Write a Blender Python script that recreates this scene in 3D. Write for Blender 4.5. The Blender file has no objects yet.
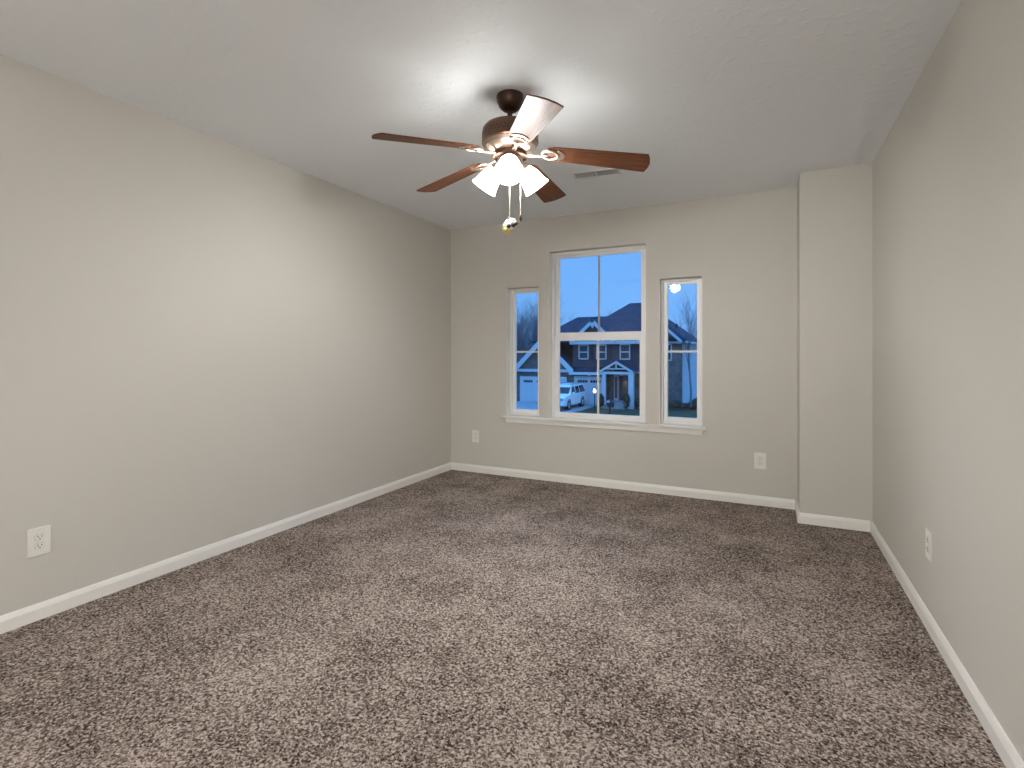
import bpy, bmesh, math, random
from mathutils import Vector, Matrix
random.seed(7)
PI = math.pi
C = bpy.context.scene.collection
S = bpy.context.scene

# ---------------------------------------------------------------- camera
YAW = 26.26
cam_d = bpy.data.cameras.new('camera')
cam_d.sensor_width = 36.0
cam_d.lens = 518.0 / 1024.0 * 36.0
cam_d.shift_y = -30.0 / 1024.0
cam_d.clip_start = 0.02
cam_d.clip_end = 600
cam = bpy.data.objects.new('camera', cam_d)
C.objects.link(cam)
cam.location = (0, 0, 1.18)
cam.rotation_euler = (math.radians(90), 0, math.radians(YAW))
S.camera = cam

# ---------------------------------------------------------------- colour management
S.view_settings.view_transform = 'Standard'
S.view_settings.look = 'None'
S.view_settings.gamma = 1
S.view_settings.use_curve_mapping = False
S.view_settings.exposure = 0.0

# ---------------------------------------------------------------- light levels
SHADE_E = 24.0        # frosted glass shades of the fan lamps
BULB_E = 1680.0
FILL_GLOBE_E = 70.0        # unseen globe lamps added behind the camera as fill light
SKY_K = 1.0

# ---------------------------------------------------------------- dusk sky
w = bpy.data.worlds.new('dusk_sky')
S.world = w
w.use_nodes = True
nt = w.node_tree
for n in list(nt.nodes):
    nt.nodes.remove(n)
out = nt.nodes.new('ShaderNodeOutputWorld')
bg = nt.nodes.new('ShaderNodeBackground')
tc = nt.nodes.new('ShaderNodeTexCoord')
sep = nt.nodes.new('ShaderNodeSeparateXYZ')
ramp = nt.nodes.new('ShaderNodeValToRGB')
nt.links.new(tc.outputs['Generated'], sep.inputs[0])
nt.links.new(sep.outputs['Z'], ramp.inputs[0])
nt.links.new(ramp.outputs[0], bg.inputs[0])
nt.links.new(bg.outputs[0], out.inputs[0])
cr = ramp.color_ramp
cr.elements[0].position = 0.0
cr.elements[0].color = (0.19, 0.44, 0.90, 1)
cr.elements[1].position = 1.0
cr.elements[1].color = (0.31, 1.12, 2.95, 1)
e = cr.elements.new(0.07); e.color = (0.175, 0.46, 0.98, 1)
e = cr.elements.new(0.25); e.color = (0.16, 0.45, 1.02, 1)
e = cr.elements.new(0.45); e.color = (0.29, 1.02, 2.65, 1)
bg.inputs[1].default_value = SKY_K


# ---------------------------------------------------------------- materials
def mat(name, col, rough=0.6, metal=0.0, spec=0.5):
    m = bpy.data.materials.new(name)
    m.use_nodes = True
    b = m.node_tree.nodes['Principled BSDF']
    b.inputs['Base Color'].default_value = (*col, 1)
    b.inputs['Roughness'].default_value = rough
    b.inputs['Metallic'].default_value = metal
    b.inputs['Specular IOR Level'].default_value = spec
    return m


def nodes(m):
    return m.node_tree, m.node_tree.nodes['Principled BSDF']


def noise_bump(m, scale, strength, dist, detail=3, thr=None):
    t, b = nodes(m)
    g = t.nodes.new('ShaderNodeTexCoord')
    n = t.nodes.new('ShaderNodeTexNoise')
    n.inputs['Scale'].default_value = scale
    n.inputs['Detail'].default_value = detail
    t.links.new(g.outputs['Object'], n.inputs['Vector'])
    src = n.outputs['Fac']
    if thr:
        r = t.nodes.new('ShaderNodeMapRange')
        r.inputs['From Min'].default_value = thr[0]
        r.inputs['From Max'].default_value = thr[1]
        t.links.new(src, r.inputs['Value'])
        src = r.outputs['Result']
    bp = t.nodes.new('ShaderNodeBump')
    bp.inputs['Strength'].default_value = strength
    bp.inputs['Distance'].default_value = dist
    t.links.new(src, bp.inputs['Height'])
    t.links.new(bp.outputs[0], b.inputs['Normal'])


def noise_color(m, c1, c2, scale, detail=4, lo=0.35, hi=0.65, stretch=(1, 1, 1)):
    t, b = nodes(m)
    g = t.nodes.new('ShaderNodeTexCoord')
    mp = t.nodes.new('ShaderNodeMapping')
    mp.inputs['Scale'].default_value = stretch
    n = t.nodes.new('ShaderNodeTexNoise')
    n.inputs['Scale'].default_value = scale
    n.inputs['Detail'].default_value = detail
    r = t.nodes.new('ShaderNodeValToRGB')
    r.color_ramp.elements[0].position = lo
    r.color_ramp.elements[0].color = (*c1, 1)
    r.color_ramp.elements[1].position = hi
    r.color_ramp.elements[1].color = (*c2, 1)
    t.links.new(g.outputs['Object'], mp.inputs[0])
    t.links.new(mp.outputs[0], n.inputs['Vector'])
    t.links.new(n.outputs['Fac'], r.inputs[0])
    t.links.new(r.outputs[0], b.inputs['Base Color'])


M = {}
M['wall'] = mat('greige_wall_paint', (0.615, 0.584, 0.530), 0.75, spec=0.3)
noise_bump(M['wall'], 90, 0.25, 0.002, 2)
M['ceiling'] = mat('white_ceiling_texture', (0.86, 0.88, 0.89), 0.85, spec=0.2)
noise_bump(M['ceiling'], 26, 0.38, 0.003, 5, (0.52, 0.72))
M['trim'] = mat('white_trim_paint', (0.86, 0.84, 0.79), 0.4)
M['vinyl'] = mat('white_vinyl', (0.88, 0.87, 0.85), 0.35)
M['muntin'] = mat('white_muntin_bar', (0.72, 0.70, 0.65), 0.4)
M['muntin_backlit'] = mat('backlit_grille_bar', (0.36, 0.39, 0.43), 0.5)  # upper sash bar: its backlit darkness is put into the colour
M['plate'] = mat('white_outlet_plastic', (0.82, 0.795, 0.74), 0.35)
M['slot'] = mat('dark_slot', (0.03, 0.027, 0.025), 0.6)
M['vent'] = mat('white_vent_metal', (0.72, 0.72, 0.71), 0.4)
M['vent_dark'] = mat('vent_duct_shadow', (0.12, 0.12, 0.12), 0.8)
M['bronze'] = mat('oil_rubbed_bronze', (0.12, 0.062, 0.036), 0.38, 0.7)
M['bronze_dark'] = mat('dark_bronze', (0.045, 0.018, 0.010), 0.38, 0.5)
M['iron'] = mat('polished_bronze_bracket', (0.42, 0.32, 0.25), 0.33, 0.85)
M['brass'] = mat('brass_chain', (0.75, 0.68, 0.55), 0.3, 0.8)
M['black'] = mat('black_enamel', (0.01, 0.01, 0.01), 0.3)
M['white_gloss'] = mat('white_enamel', (0.75, 0.72, 0.62), 0.3)
M['yellow'] = mat('yellow_enamel', (0.75, 0.58, 0.10), 0.35)

# wooden blade
m = mat('walnut_blade', (0.2, 0.08, 0.03), 0.45, spec=0.17)
noise_color(m, (0.070, 0.024, 0.010), (0.19, 0.074, 0.032), 9, 6, 0.3, 0.7, (1, 14, 14))
M['blade'] = m

# carpet: speckled brown frieze
m = mat('brown_frieze_carpet', (0.2, 0.15, 0.12), 0.95, spec=0.1)
t, b = nodes(m)
g = t.nodes.new('ShaderNodeTexCoord')
nz = t.nodes.new('ShaderNodeTexNoise'); nz.inputs['Scale'].default_value = 60; nz.inputs['Detail'].default_value = 2
mx = t.nodes.new('ShaderNodeVectorMath'); mx.operation = 'MULTIPLY_ADD'
mx.inputs[1].default_value = (0.02, 0.02, 0.02)
t.links.new(g.outputs['Object'], nz.inputs['Vector'])
t.links.new(nz.outputs['Color'], mx.inputs[0])
t.links.new(g.outputs['Object'], mx.inputs[2])
vo = t.nodes.new('ShaderNodeTexVoronoi'); vo.inputs['Scale'].default_value = 160
vo.inputs['Randomness'].default_value = 1.0
t.links.new(mx.outputs[0], vo.inputs['Vector'])
sp = t.nodes.new('ShaderNodeSeparateColor')
t.links.new(vo.outputs['Color'], sp.inputs[0])
n2 = t.nodes.new('ShaderNodeTexNoise'); n2.inputs['Scale'].default_value = 105; n2.inputs['Detail'].default_value = 3
n2.inputs['Roughness'].default_value = 0.7
t.links.new(g.outputs['Object'], n2.inputs['Vector'])
n3 = t.nodes.new('ShaderNodeTexNoise'); n3.inputs['Scale'].default_value = 2.6; n3.inputs['Detail'].default_value = 5
n3.inputs['Roughness'].default_value = 0.65
t.links.new(g.outputs['Object'], n3.inputs['Vector'])
a1 = t.nodes.new('ShaderNodeMath'); a1.operation = 'MULTIPLY'; a1.inputs[1].default_value = 0.42
t.links.new(sp.outputs[0], a1.inputs[0])
a2 = t.nodes.new('ShaderNodeMath'); a2.operation = 'MULTIPLY_ADD'; a2.inputs[1].default_value = 1.0
t.links.new(n2.outputs['Fac'], a2.inputs[0]); t.links.new(a1.outputs[0], a2.inputs[2])
a3 = t.nodes.new('ShaderNodeMath'); a3.operation = 'MULTIPLY_ADD'; a3.inputs[1].default_value = 0.45
t.links.new(n3.outputs['Fac'], a3.inputs[0]); t.links.new(a2.outputs[0], a3.inputs[2])
r = t.nodes.new('ShaderNodeValToRGB')
r.color_ramp.elements[0].position = 0.62; r.color_ramp.elements[0].color = (0.030, 0.020, 0.017, 1)
r.color_ramp.elements[1].position = 1.22; r.color_ramp.elements[1].color = (0.615, 0.515, 0.450, 1)
mr = t.nodes.new('ShaderNodeMapRange')
mr.inputs['From Min'].default_value = 0.69; mr.inputs['From Max'].default_value = 1.17
t.links.new(a3.outputs[0], mr.inputs['Value'])
r.color_ramp.elements[0].position = 0.0; r.color_ramp.elements[1].position = 1.0
ee = r.color_ramp.elements.new(0.5); ee.color = (0.230, 0.180, 0.152, 1)
t.links.new(mr.outputs[0], r.inputs[0])
t.links.new(r.outputs[0], b.inputs['Base Color'])
bp = t.nodes.new('ShaderNodeBump'); bp.inputs['Strength'].default_value = 0.8; bp.inputs['Distance'].default_value = 0.008
t.links.new(a2.outputs[0], bp.inputs['Height']); t.links.new(bp.outputs[0], b.inputs['Normal'])
M['carpet'] = m


def emis(name, col, e):
    m = bpy.data.materials.new(name)
    m.use_nodes = True
    b = m.node_tree.nodes['Principled BSDF']
    b.inputs['Base Color'].default_value = (*col, 1)
    b.inputs['Emission Color'].default_value = (*col, 1)
    b.inputs['Emission Strength'].default_value = e
    return m


M['shade'] = emis('lit_frosted_glass', (1.0, 1.0, 0.98), SHADE_E)
M['bulb'] = emis('lit_bulb', (1.0, 1.0, 0.98), BULB_E)
M['fill_globe'] = emis('added_fill_globe', (1.0, 1.0, 1.0), FILL_GLOBE_E)  # glow of the fill globes added out of view
M['street_lamp'] = emis('lit_lantern', (1.0, 0.95, 0.85), 30)

# window glass: clear with fresnel reflection
m = bpy.data.materials.new('window_glass')
m.use_nodes = True
t = m.node_tree
for n in list(t.nodes):
    t.nodes.remove(n)
o = t.nodes.new('ShaderNodeOutputMaterial')
tr = t.nodes.new('ShaderNodeBsdfTransparent')
gl = t.nodes.new('ShaderNodeBsdfGlossy'); gl.inputs['Roughness'].default_value = 0.0
fr = t.nodes.new('ShaderNodeFresnel'); fr.inputs['IOR'].default_value = 1.32
mixs = t.nodes.new('ShaderNodeMixShader')
t.links.new(fr.outputs[0], mixs.inputs[0]); t.links.new(tr.outputs[0], mixs.inputs[1]); t.links.new(gl.outputs[0], mixs.inputs[2])
t.links.new(mixs.outputs[0], o.inputs[0])
M['glass'] = m

# outside
M['siding'] = mat('brown_shake_siding', (0.085, 0.07, 0.075), 0.85)
noise_color(M['siding'], (0.018, 0.032, 0.052), (0.034, 0.050, 0.070), 2.0, 4, 0.35, 0.65, (1, 1, 4))
M['stone'] = mat('dark_stone', (0.10, 0.08, 0.085), 0.9)
noise_color(M['stone'], (0.11, 0.09, 0.08), (0.19, 0.15, 0.13), 3.5, 3)
M['shingle'] = mat('grey_roof_shingle', (0.085, 0.10, 0.125), 0.9, spec=0.2)
noise_color(M['shingle'], (0.008, 0.025, 0.043), (0.016, 0.040, 0.064), 1.2, 5)
M['ext_white'] = mat('white_exterior_trim', (0.58, 0.58, 0.57), 0.6)
M['ext_door'] = mat('white_garage_door', (0.59, 0.58, 0.57), 0.5)
M['side_siding'] = mat('pale_side_siding', (0.50, 0.50, 0.50), 0.7)
M['shutter'] = mat('dark_shutter', (0.018, 0.02, 0.03), 0.6)
M['ext_glass'] = mat('dark_house_glass', (0.03, 0.035, 0.045), 0.15)
M['grass'] = mat('dusk_lawn', (0.05, 0.075, 0.035), 0.95, spec=0.1)
noise_color(M['grass'], (0.028, 0.042, 0.022), (0.062, 0.072, 0.038), 0.8, 6)
M['concrete'] = mat('driveway_concrete', (0.42, 0.42, 0.42), 0.85)
noise_color(M['concrete'], (0.24, 0.24, 0.24), (0.32, 0.32, 0.31), 0.9, 5)
M['asphalt'] = mat('street_asphalt', (0.07, 0.07, 0.07), 0.9)
M['bark'] = mat('grey_bark', (0.085, 0.095, 0.115), 0.9)
M['bark_pale'] = mat('pale_bark', (0.16, 0.17, 0.19), 0.9)
M['shrub'] = mat('evergreen_leaves', (0.03, 0.045, 0.025), 0.8)
M['mulch'] = mat('dark_mulch', (0.05, 0.038, 0.03), 0.95)
M['car'] = mat('white_car_paint', (0.80, 0.80, 0.80), 0.25)
M['car_glass'] = mat('dark_car_glass', (0.012, 0.014, 0.02), 0.1)
M['tyre'] = mat('black_tyre', (0.015, 0.015, 0.015), 0.8)
M['rim'] = mat('alloy_rim', (0.5, 0.5, 0.5), 0.3, 0.6)
M['lamp_metal'] = mat('black_post', (0.02, 0.02, 0.022), 0.5)


# ---------------------------------------------------------------- helpers
def bx(bm, x0, x1, y0, y1, z0, z1, bev=0.0):
    r = bmesh.ops.create_cube(bm, size=1)
    vs = r['verts']
    for v in vs:
        v.co = Vector((x0 + (v.co.x + .5) * (x1 - x0), y0 + (v.co.y + .5) * (y1 - y0), z0 + (v.co.z + .5) * (z1 - z0)))
    if bev > 0:
        es = list({e for v in vs for e in v.link_edges})
        bmesh.ops.bevel(bm, geom=es, offset=bev, segments=2, affect='EDGES', clamp_overlap=True)
    return vs


def tube(bm, pts, rad, n=8, cap=True, flat=1.0, closed=False):
    """sweep a circle along pts; rad may be a list; flat squashes vertically"""
    pts = [Vector(p) for p in pts]
    k = len(pts)
    rads = rad if isinstance(rad, (list, tuple)) else [rad] * k
    rings = []
    for i, p in enumerate(pts):
        if closed:
            d = pts[(i + 1) % k] - pts[(i - 1) % k]
        else:
            d = pts[min(i + 1, k - 1)] - pts[max(i - 1, 0)]
        d.normalize()
        up = Vector((0, 0, 1)) if abs(d.z) < 0.95 else Vector((1, 0, 0))
        s = d.cross(up).normalized()
        u = s.cross(d).normalized()
        ring = []
        for j in range(n):
            a = 2 * PI * j / n
            ring.append(bm.verts.new(p + s * math.cos(a) * rads[i] + u * math.sin(a) * rads[i] * flat))
        rings.append(ring)
    rng = range(k) if closed else range(k - 1)
    for i in rng:
        A, B = rings[i], rings[(i + 1) % k]
        for j in range(n):
            bm.faces.new((A[j], A[(j + 1) % n], B[(j + 1) % n], B[j]))
    if cap and not closed:
        bm.faces.new(rings[0][::-1])
        bm.faces.new(rings[-1])


def lathe(bm, prof, n=32, mtx=None, cx=0, cy=0, closed=False):
    """prof: list of (r, z)"""
    rings = []
    for r_, z_ in prof:
        ring = []
        for j in range(n):
            a = 2 * PI * j / n
            v = Vector((cx + r_ * math.cos(a), cy + r_ * math.sin(a), z_))
            if mtx is not None:
                v = mtx @ v
            ring.append(bm.verts.new(v))
        rings.append(ring)
    for i in range(len(rings) - 1):
        A, B = rings[i], rings[i + 1]
        for j in range(n):
            bm.faces.new((A[j], A[(j + 1) % n], B[(j + 1) % n], B[j]))
    if closed:
        A, B = rings[-1], rings[0]
        for j in range(n):
            bm.faces.new((A[j], A[(j + 1) % n], B[(j + 1) % n], B[j]))
    else:
        bm.faces.new(rings[0][::-1])
        bm.faces.new(rings[-1])


def prism(bm, poly, axis, a0, a1):
    """extrude a polygon given in the plane perpendicular to axis"""
    def mk(p, a):
        if axis == 'x': return Vector((a, p[0], p[1]))
        if axis == 'y': return Vector((p[0], a, p[1]))
        return Vector((p[0], p[1], a))
    A = [bm.verts.new(mk(p, a0)) for p in poly]
    B = [bm.verts.new(mk(p, a1)) for p in poly]
    n = len(poly)
    bm.faces.new(A)
    bm.faces.new(B[::-1])
    for i in range(n):
        bm.faces.new((A[i], B[i], B[(i + 1) % n], A[(i + 1) % n]))


def solid(bm, verts, faces):
    vs = [bm.verts.new(v) for v in verts]
    for f in faces:
        bm.faces.new([vs[i] for i in f])


def obj(name, bm, material, parent=None, smooth=False, origin=None):
    bmesh.ops.recalc_face_normals(bm, faces=bm.faces[:])
    me = bpy.data.meshes.new(name)
    if origin is not None:
        bmesh.ops.translate(bm, verts=bm.verts[:], vec=-Vector(origin))
    bm.to_mesh(me)
    bm.free()
    me.materials.append(material)
    if smooth:
        for p in me.polygons:
            p.use_smooth = True
        try:
            me.set_sharp_from_angle(angle=math.radians(smooth if smooth is not True else 40))
        except Exception:
            pass
    o = bpy.data.objects.new(name, me)
    C.objects.link(o)
    if origin is not None:
        o.location = origin
    if parent is not None:
        o.parent = parent
    return o


def tag(o, label, cat, group=None, kind=None):
    o['label'] = label
    o['category'] = cat
    if group: o['group'] = group
    if kind: o['kind'] = kind
    return o


def thing(name, label, cat, loc=(0, 0, 0), rz=0, group=None):
    o = bpy.data.objects.new(name, None)
    C.objects.link(o)
    o.location = loc
    o.rotation_euler = (0, 0, rz)
    o.empty_display_size = 0.1
    return tag(o, label, cat, group)


def struct(name, bm, m, label, cat, parent=None):
    o = obj(name, bm, m, parent)
    o['kind'] = 'structure'
    if parent is None:
        tag(o, label, cat)
    return o


def B():
    return bmesh.new()


# ---------------------------------------------------------------- room shell
XL, XR, YF, YB, H = -2.89, 0.62, 4.45, -6.0, 2.44
BX, BY = 0.20, 4.11         # boxed-out corner
T = 0.16

b = B(); bx(b, XL - T, XR + T, YB - T, YF + T, -0.12, 0.008)
struct('floor', b, M['carpet'], 'speckled brown frieze carpet covering the whole floor', 'floor')
b = B(); bx(b, XL - T, XR + T, YB - T, YF + T, H, H + 0.12)
struct('ceiling', b, M['ceiling'], 'off white textured ceiling', 'ceiling')
b = B(); bx(b, XL - T, XL, YB - T, YF + T, 0, H)
struct('wall_left', b, M['wall'], 'long plain greige wall on the left', 'wall')
b = B(); bx(b, XR, XR + T, YB - T, YF + T, 0, H)
struct('wall_right', b, M['wall'], 'plain greige wall on the right', 'wall')

WZ0 = 0.59
OP = [(-2.256, -1.915, 1.812), (-1.815, -0.926, 2.124), (-0.815, -0.474, 1.812)]
b = B()
xs = XL
for (x0, x1, zt) in OP:
    bx(b, xs, x0, YF, YF + T, 0, H)
    bx(b, x0, x1, YF, YF + T, 0, WZ0 - 0.025)
    bx(b, x0, x1, YF, YF + T, zt, H)
    xs = x1
bx(b, xs, XR, YF, YF + T, 0, H)
struct('wall_far', b, M['wall'], 'greige far wall holding the three windows', 'wall')
b = B(); bx(b, BX, XR, BY, YF, 0, H)
struct('wall_corner', b, M['wall'], 'greige boxed-out column in the far right corner', 'wall')
# the room runs on behind the camera into an open area
b = B(); bx(b, XL, XR, YB - T, YB, 0, H)
struct('wall_rear', b, M['wall'], 'greige rear wall behind the camera', 'wall')


# baseboards
BH, BT = 0.080, 0.014
prof = [(0, 0), (BT, 0), (BT, BH - 0.022), (BT * 0.55, BH - 0.006), (BT * 0.35, BH), (0, BH)]


def baseboard(name, axis, base, sgn, a0, a1, label):
    b = B()
    prism(b, [(base + sgn * p[0], p[1]) for p in prof], axis, a0, a1)
    return struct(name, b, M['trim'], label, 'baseboard')


baseboard('baseboard_left', 'y', XL, 1, YB, YF, 'white baseboard along the left wall')
baseboard('baseboard_far', 'x', YF, -1, XL + BT, BX - BT, 'white baseboard under the windows on the far wall')
baseboard('baseboard_corner_side', 'y', BX, -1, BY - BT, YF - BT, 'short white baseboard on the left face of the boxed-out corner')
baseboard('baseboard_corner', 'x', BY, -1, BX, XR - BT, 'white baseboard on the front of the boxed-out corner')
baseboard('baseboard_right', 'y', XR, -1, YB, BY, 'white baseboard along the right wall')

# ---------------------------------------------------------------- windows
FY = 4.527     # front of vinyl frame
GY = 4.555


def frame_bm(x0, x1, z0, z1, w, y0, y1, bev=0.004, wb=None, wt=None):
    wb = wb or w; wt = wt or w
    b = B()
    bx(b, x0, x0 + w, y0, y1, z0, z1, bev)
    bx(b, x1 - w, x1, y0, y1, z0, z1, bev)
    bx(b, x0 + w - .001, x1 - w + .001, y0, y1, z0, z0 + wb, bev)
    bx(b, x0 + w - .001, x1 - w + .001, y0, y1, z1 - wt, z1, bev)
    return b


def win_root(name, label):
    o = bpy.data.objects.new(name, None); C.objects.link(o)
    o['kind'] = 'structure'
    tag(o, label, 'window')
    return o


def part(name, b, m, parent, loc=None, **k):
    o = obj(name, b, m, parent, **k)
    if loc is not None:
        o.location = Vector(o.location)
    return o


def liner(x0, x1, zt, parent):
    b = B()
    bx(b, x0, x0 + 0.003, YF + 0.001, FY, WZ0, zt)
    bx(b, x1 - 0.003, x1, YF + 0.001, FY, WZ0, zt)
    part('jamb', b, M['trim'], parent)


for i, nm, lb in ((0, 'window_1', 'narrow white window left of the tall centre window'), (2, 'window_3', 'narrow white window right of the tall centre window')):
    x0, x1, zt = OP[i]
    wroot = win_root(nm, lb)
    liner(x0, x1, zt, wroot)
    part('window_frame', frame_bm(x0, x1, WZ0, zt, 0.019, FY, YF + T - .005), M['vinyl'], wroot)
    s = part('sash', frame_bm(x0 + 0.0215, x1 - 0.0215, WZ0 + 0.018, zt - 0.0215, 0.030, FY + 0.012, GY + 0.02, 0.003, wb=0.036, wt=0.022), M['vinyl'], wroot)
    b = B(); bx(b, x0 + 0.051, x1 - 0.051, GY, GY + 0.004, WZ0 + 0.052, zt - 0.043)
    part('pane', b, M['glass'], wroot)
    b = B(); bx(b, x0 + 0.051, x1 - 0.051, GY - 0.008, GY - 0.001, 1.192, 1.210, 0.002)
    part('muntin', b, M['muntin'], wroot)

x0, x1, zt = OP[1]
wroot = win_root('window_2', 'tall double hung centre window with two sashes')
liner(x0, x1, zt, wroot)
part('window_frame', frame_bm(x0, x1, WZ0, zt, 0.022, FY, YF + T - .005, wb=0.018), M['vinyl'], wroot)
s = part('upper_sash', frame_bm(x0 + 0.024, x1 - 0.024, 1.330, zt - 0.020, 0.040, GY + 0.002, GY + 0.028, 0.003, wb=0.050, wt=0.030), M['vinyl'], wroot)
s = part('lower_sash', frame_bm(x0 + 0.024, x1 - 0.024, WZ0 + 0.014, 1.345, 0.048, GY - 0.024, GY + 0.002, 0.003, wb=0.034, wt=0.043), M['vinyl'], wroot)
for (z0, z1, yy, wg) in ((1.378, zt - 0.048, GY + 0.015, .062), (WZ0 + 0.046, 1.304, GY - 0.011, .070)):
    b = B(); bx(b, x0 + wg, x1 - wg, yy, yy + 0.004, z0, z1)
    part('pane', b, M['glass'], wroot)
    b = B(); bx(b, -1.372 - .010, -1.372 + .010, yy - 0.008, yy - 0.001, z0, z1, 0.002)
    part('muntin', b, M['muntin'] if z0 < 1 else M['muntin_backlit'], wroot)
b = B(); bx(b, -1.40, -1.34, GY - 0.030, GY - 0.022, 1.343, 1.355, 0.003)
part('sash_lock', b, M['vinyl'], wroot)

# stool + apron
b = B()
bx(b, -2.285, -0.440, 4.400, YF, WZ0 - 0.017, WZ0, 0.004)
for (x0, x1, zt) in OP:
    bx(b, x0, x1, YF - 0.01, FY + 0.02, WZ0 - 0.025, WZ0 - 0.0005)
st = struct('trim_1', b, M['trim'], 'long white window stool and apron under the three windows', 'trim')
b = B()
solid(b, [(-2.262, YF, .573), (-0.462, YF, .573), (-0.480, YF, .526), (-2.244, YF, .526),
          (-2.262, YF - .018, .573), (-0.462, YF - .018, .573), (-0.480, YF - .018, .526), (-2.244, YF - .018, .526)],
      [(0, 1, 2, 3), (7, 6, 5, 4), (0, 4, 5, 1), (1, 5, 6, 2), (2, 6, 7, 3), (3, 7, 4, 0)])
part('apron', b, M['trim'], st)


# ---------------------------------------------------------------- outlets
def outlet(name, label, loc, rz, decor=False, wdt=0.082, hgt=0.125):
    """plate in local xz plane, facing local -y"""
    r = thing(name, label, 'outlet', loc, rz)
    b = B(); bx(b, -wdt / 2, wdt / 2, -0.006, 0, -hgt / 2, hgt / 2, 0.0025)
    part('cover_plate', b, M['plate'], r)
    if decor:
        b = B(); bx(b, -0.017, 0.017, -0.0085, -0.005, -0.034, 0.034, 0.001)
        f = part('receptacle', b, M['plate'], r)
        b = B(); bx(b, -0.0175, 0.0175, -0.0066, -0.0055, -0.0345, 0.0345)
        part('gap_line', b, M['slot'], f)
    for zc in (0.0195, -0.0195):
        if not decor:
            b = B()
            pts = []
            for k in range(28):
                a = 2 * PI * k / 28
                pts.append((0.0172 * math.cos(a), zc + max(-0.0135, min(0.0135, 0.0172 * math.sin(a)))))
            prism(b, pts, 'y', -0.0078, -0.005)
            f = part('receptacle', b, M['plate'], r)
            b = B()
            prism(b, [(q[0] * 1.06, zc + (q[1] - zc) * 1.06) for q in pts], 'y', -0.0064, -0.0055)
            part('gap_line', b, mat_gap, f)
        b = B()
        bx(b, -0.0078, -0.0054, -0.0092, -0.0075, zc + 0.000, zc + 0.008)
        bx(b, 0.0054, 0.0078, -0.0092, -0.0075, zc + 0.000, zc + 0.007)
        lathe(b, [(0.0026, -0.0092), (0.0026, -0.0075)], 10, Matrix.Translation((0, 0, zc - 0.007)) @ Matrix.Rotation(PI / 2, 4, 'X') @ Matrix.Translation((0, 0, 0.0167)))
        part('slots', b, M['slot'], f)
    if not decor:
        b = B()
        lathe(b, [(0.003, 0), (0.003, 0.0014), (0.0015, 0.002)], 12, Matrix.Translation((0, -0.006, 0)) @ Matrix.Rotation(PI / 2, 4, 'X'))
        part('screw', b, M['plate'], r)
    return r


mat_gap = mat('outlet_gap', (0.30, 0.28, 0.25), 0.6)
outlet('wall_outlet', 'white duplex outlet on the long left wall', (XL, 1.129, 0.352), PI / 2)
outlet('wall_outlet', 'white rectangular faced outlet low on far wall left of the windows', (-2.597, YF, 0.364), 0, decor=True, wdt=0.078, hgt=0.118)
outlet('wall_outlet', 'white duplex outlet on far wall right of the windows', (-0.052, YF, 0.353), 0)
outlet('wall_outlet', 'white outlet seen edge-on on the right wall', (XR, 2.768, 0.366), -PI / 2)

# ---------------------------------------------------------------- ceiling vent
r = thing('ceiling_vent', 'white slatted air register in the ceiling beyond the fan', 'vent', (-1.07, 3.50, H), math.radians(7))
b = B()
bx(b, -.165, .165, -.07, -.052, -.007, 0, .002); bx(b, -.165, .165, .052, .07, -.007, 0, .002)
bx(b, -.165, -.147, -.052, .052, -.007, 0, .002); bx(b, .147, .165, -.052, .052, -.007, 0, .002)
bx(b, -.005, .005, -.052, .052, -.006, 0)
part('vent_frame', b, M['vent'], r)
b = B(); bx(b, -.148, .148, -.053, .053, -.002, -.0005)
part('duct_backing', b, M['vent_dark'], r)
for sx_ in (-1, 1):
    b = B()
    for k in range(9):
        yk = -.046 + k * .0115
        v = bx(b, sx_ * .076 - .069, sx_ * .076 + .069, yk - .0045, yk + .0045, -.0035, -.0023)
        bmesh.ops.rotate(b, verts=v, cent=(0, yk, -.003), matrix=Matrix.Rotation(math.radians(24 if sx_ > 0 else 17), 3, 'X'))
    part('louvers', b, M['vent'], r)

# ---------------------------------------------------------------- ceiling fan
FX, FYY = -1.128, 2.265
fan = thing('ceiling_fan', 'bronze ceiling fan with five walnut blades and three lit glass shades', 'ceiling fan', (FX, FYY, H))
Z0 = -H     # local z = world z - H


def fz(z): return z - H


b = B(); lathe(b, [(0.066, 0), (0.067, -.012), (0.064, -.03), (0.052, -.056), (0.034, -.072), (0.018, -.076)], 40)
part('canopy', b, M['bronze_dark'], fan, smooth=True)
b = B(); lathe(b, [(0.0125, -.07), (0.0125, fz(2.30))], 20)
lathe(b, [(0.02, fz(2.318)), (0.022, fz(2.30)), (0.03, fz(2.292))], 20)
part('downrod', b, M['bronze_dark'], fan, smooth=True)
b = B(); lathe(b, [(0.03, fz(2.297)), (0.10, fz(2.294)), (0.124, fz(2.287)), (0.134, fz(2.274)), (0.136, fz(2.262)), (0.136, fz(2.222)), (0.138, fz(2.218)), (0.138, fz(2.208)), (0.132, fz(2.204)), (0.05, fz(2.204))], 56)
motor = part('motor_housing', b, M['bronze'], fan, smooth=30)
b = B()
for k in range(44):
    a = 2 * PI * k / 44
    for (zz, dz) in ((2.249, .006), (2.235, .006)):
        v = bx(b, .1345, .1372, -.0035, .0035, fz(zz) - dz, fz(zz) + dz - .001)
        bmesh.ops.rotate(b, verts=v, cent=(0, 0, 0), matrix=Matrix.Rotation(a + (0.07 if zz < 2.24 else 0), 3, 'Z'))
part('vent_slots', b, M['black'], motor)
b = B(); lathe(b, [(0.05, fz(2.206)), (0.130, fz(2.203)), (0.126, fz(2.185)), (0.108, fz(2.168)), (0.086, fz(2.160)), (0.05, fz(2.158))], 56)
part('motor_base', b, M['iron'], fan, smooth=30)
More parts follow.
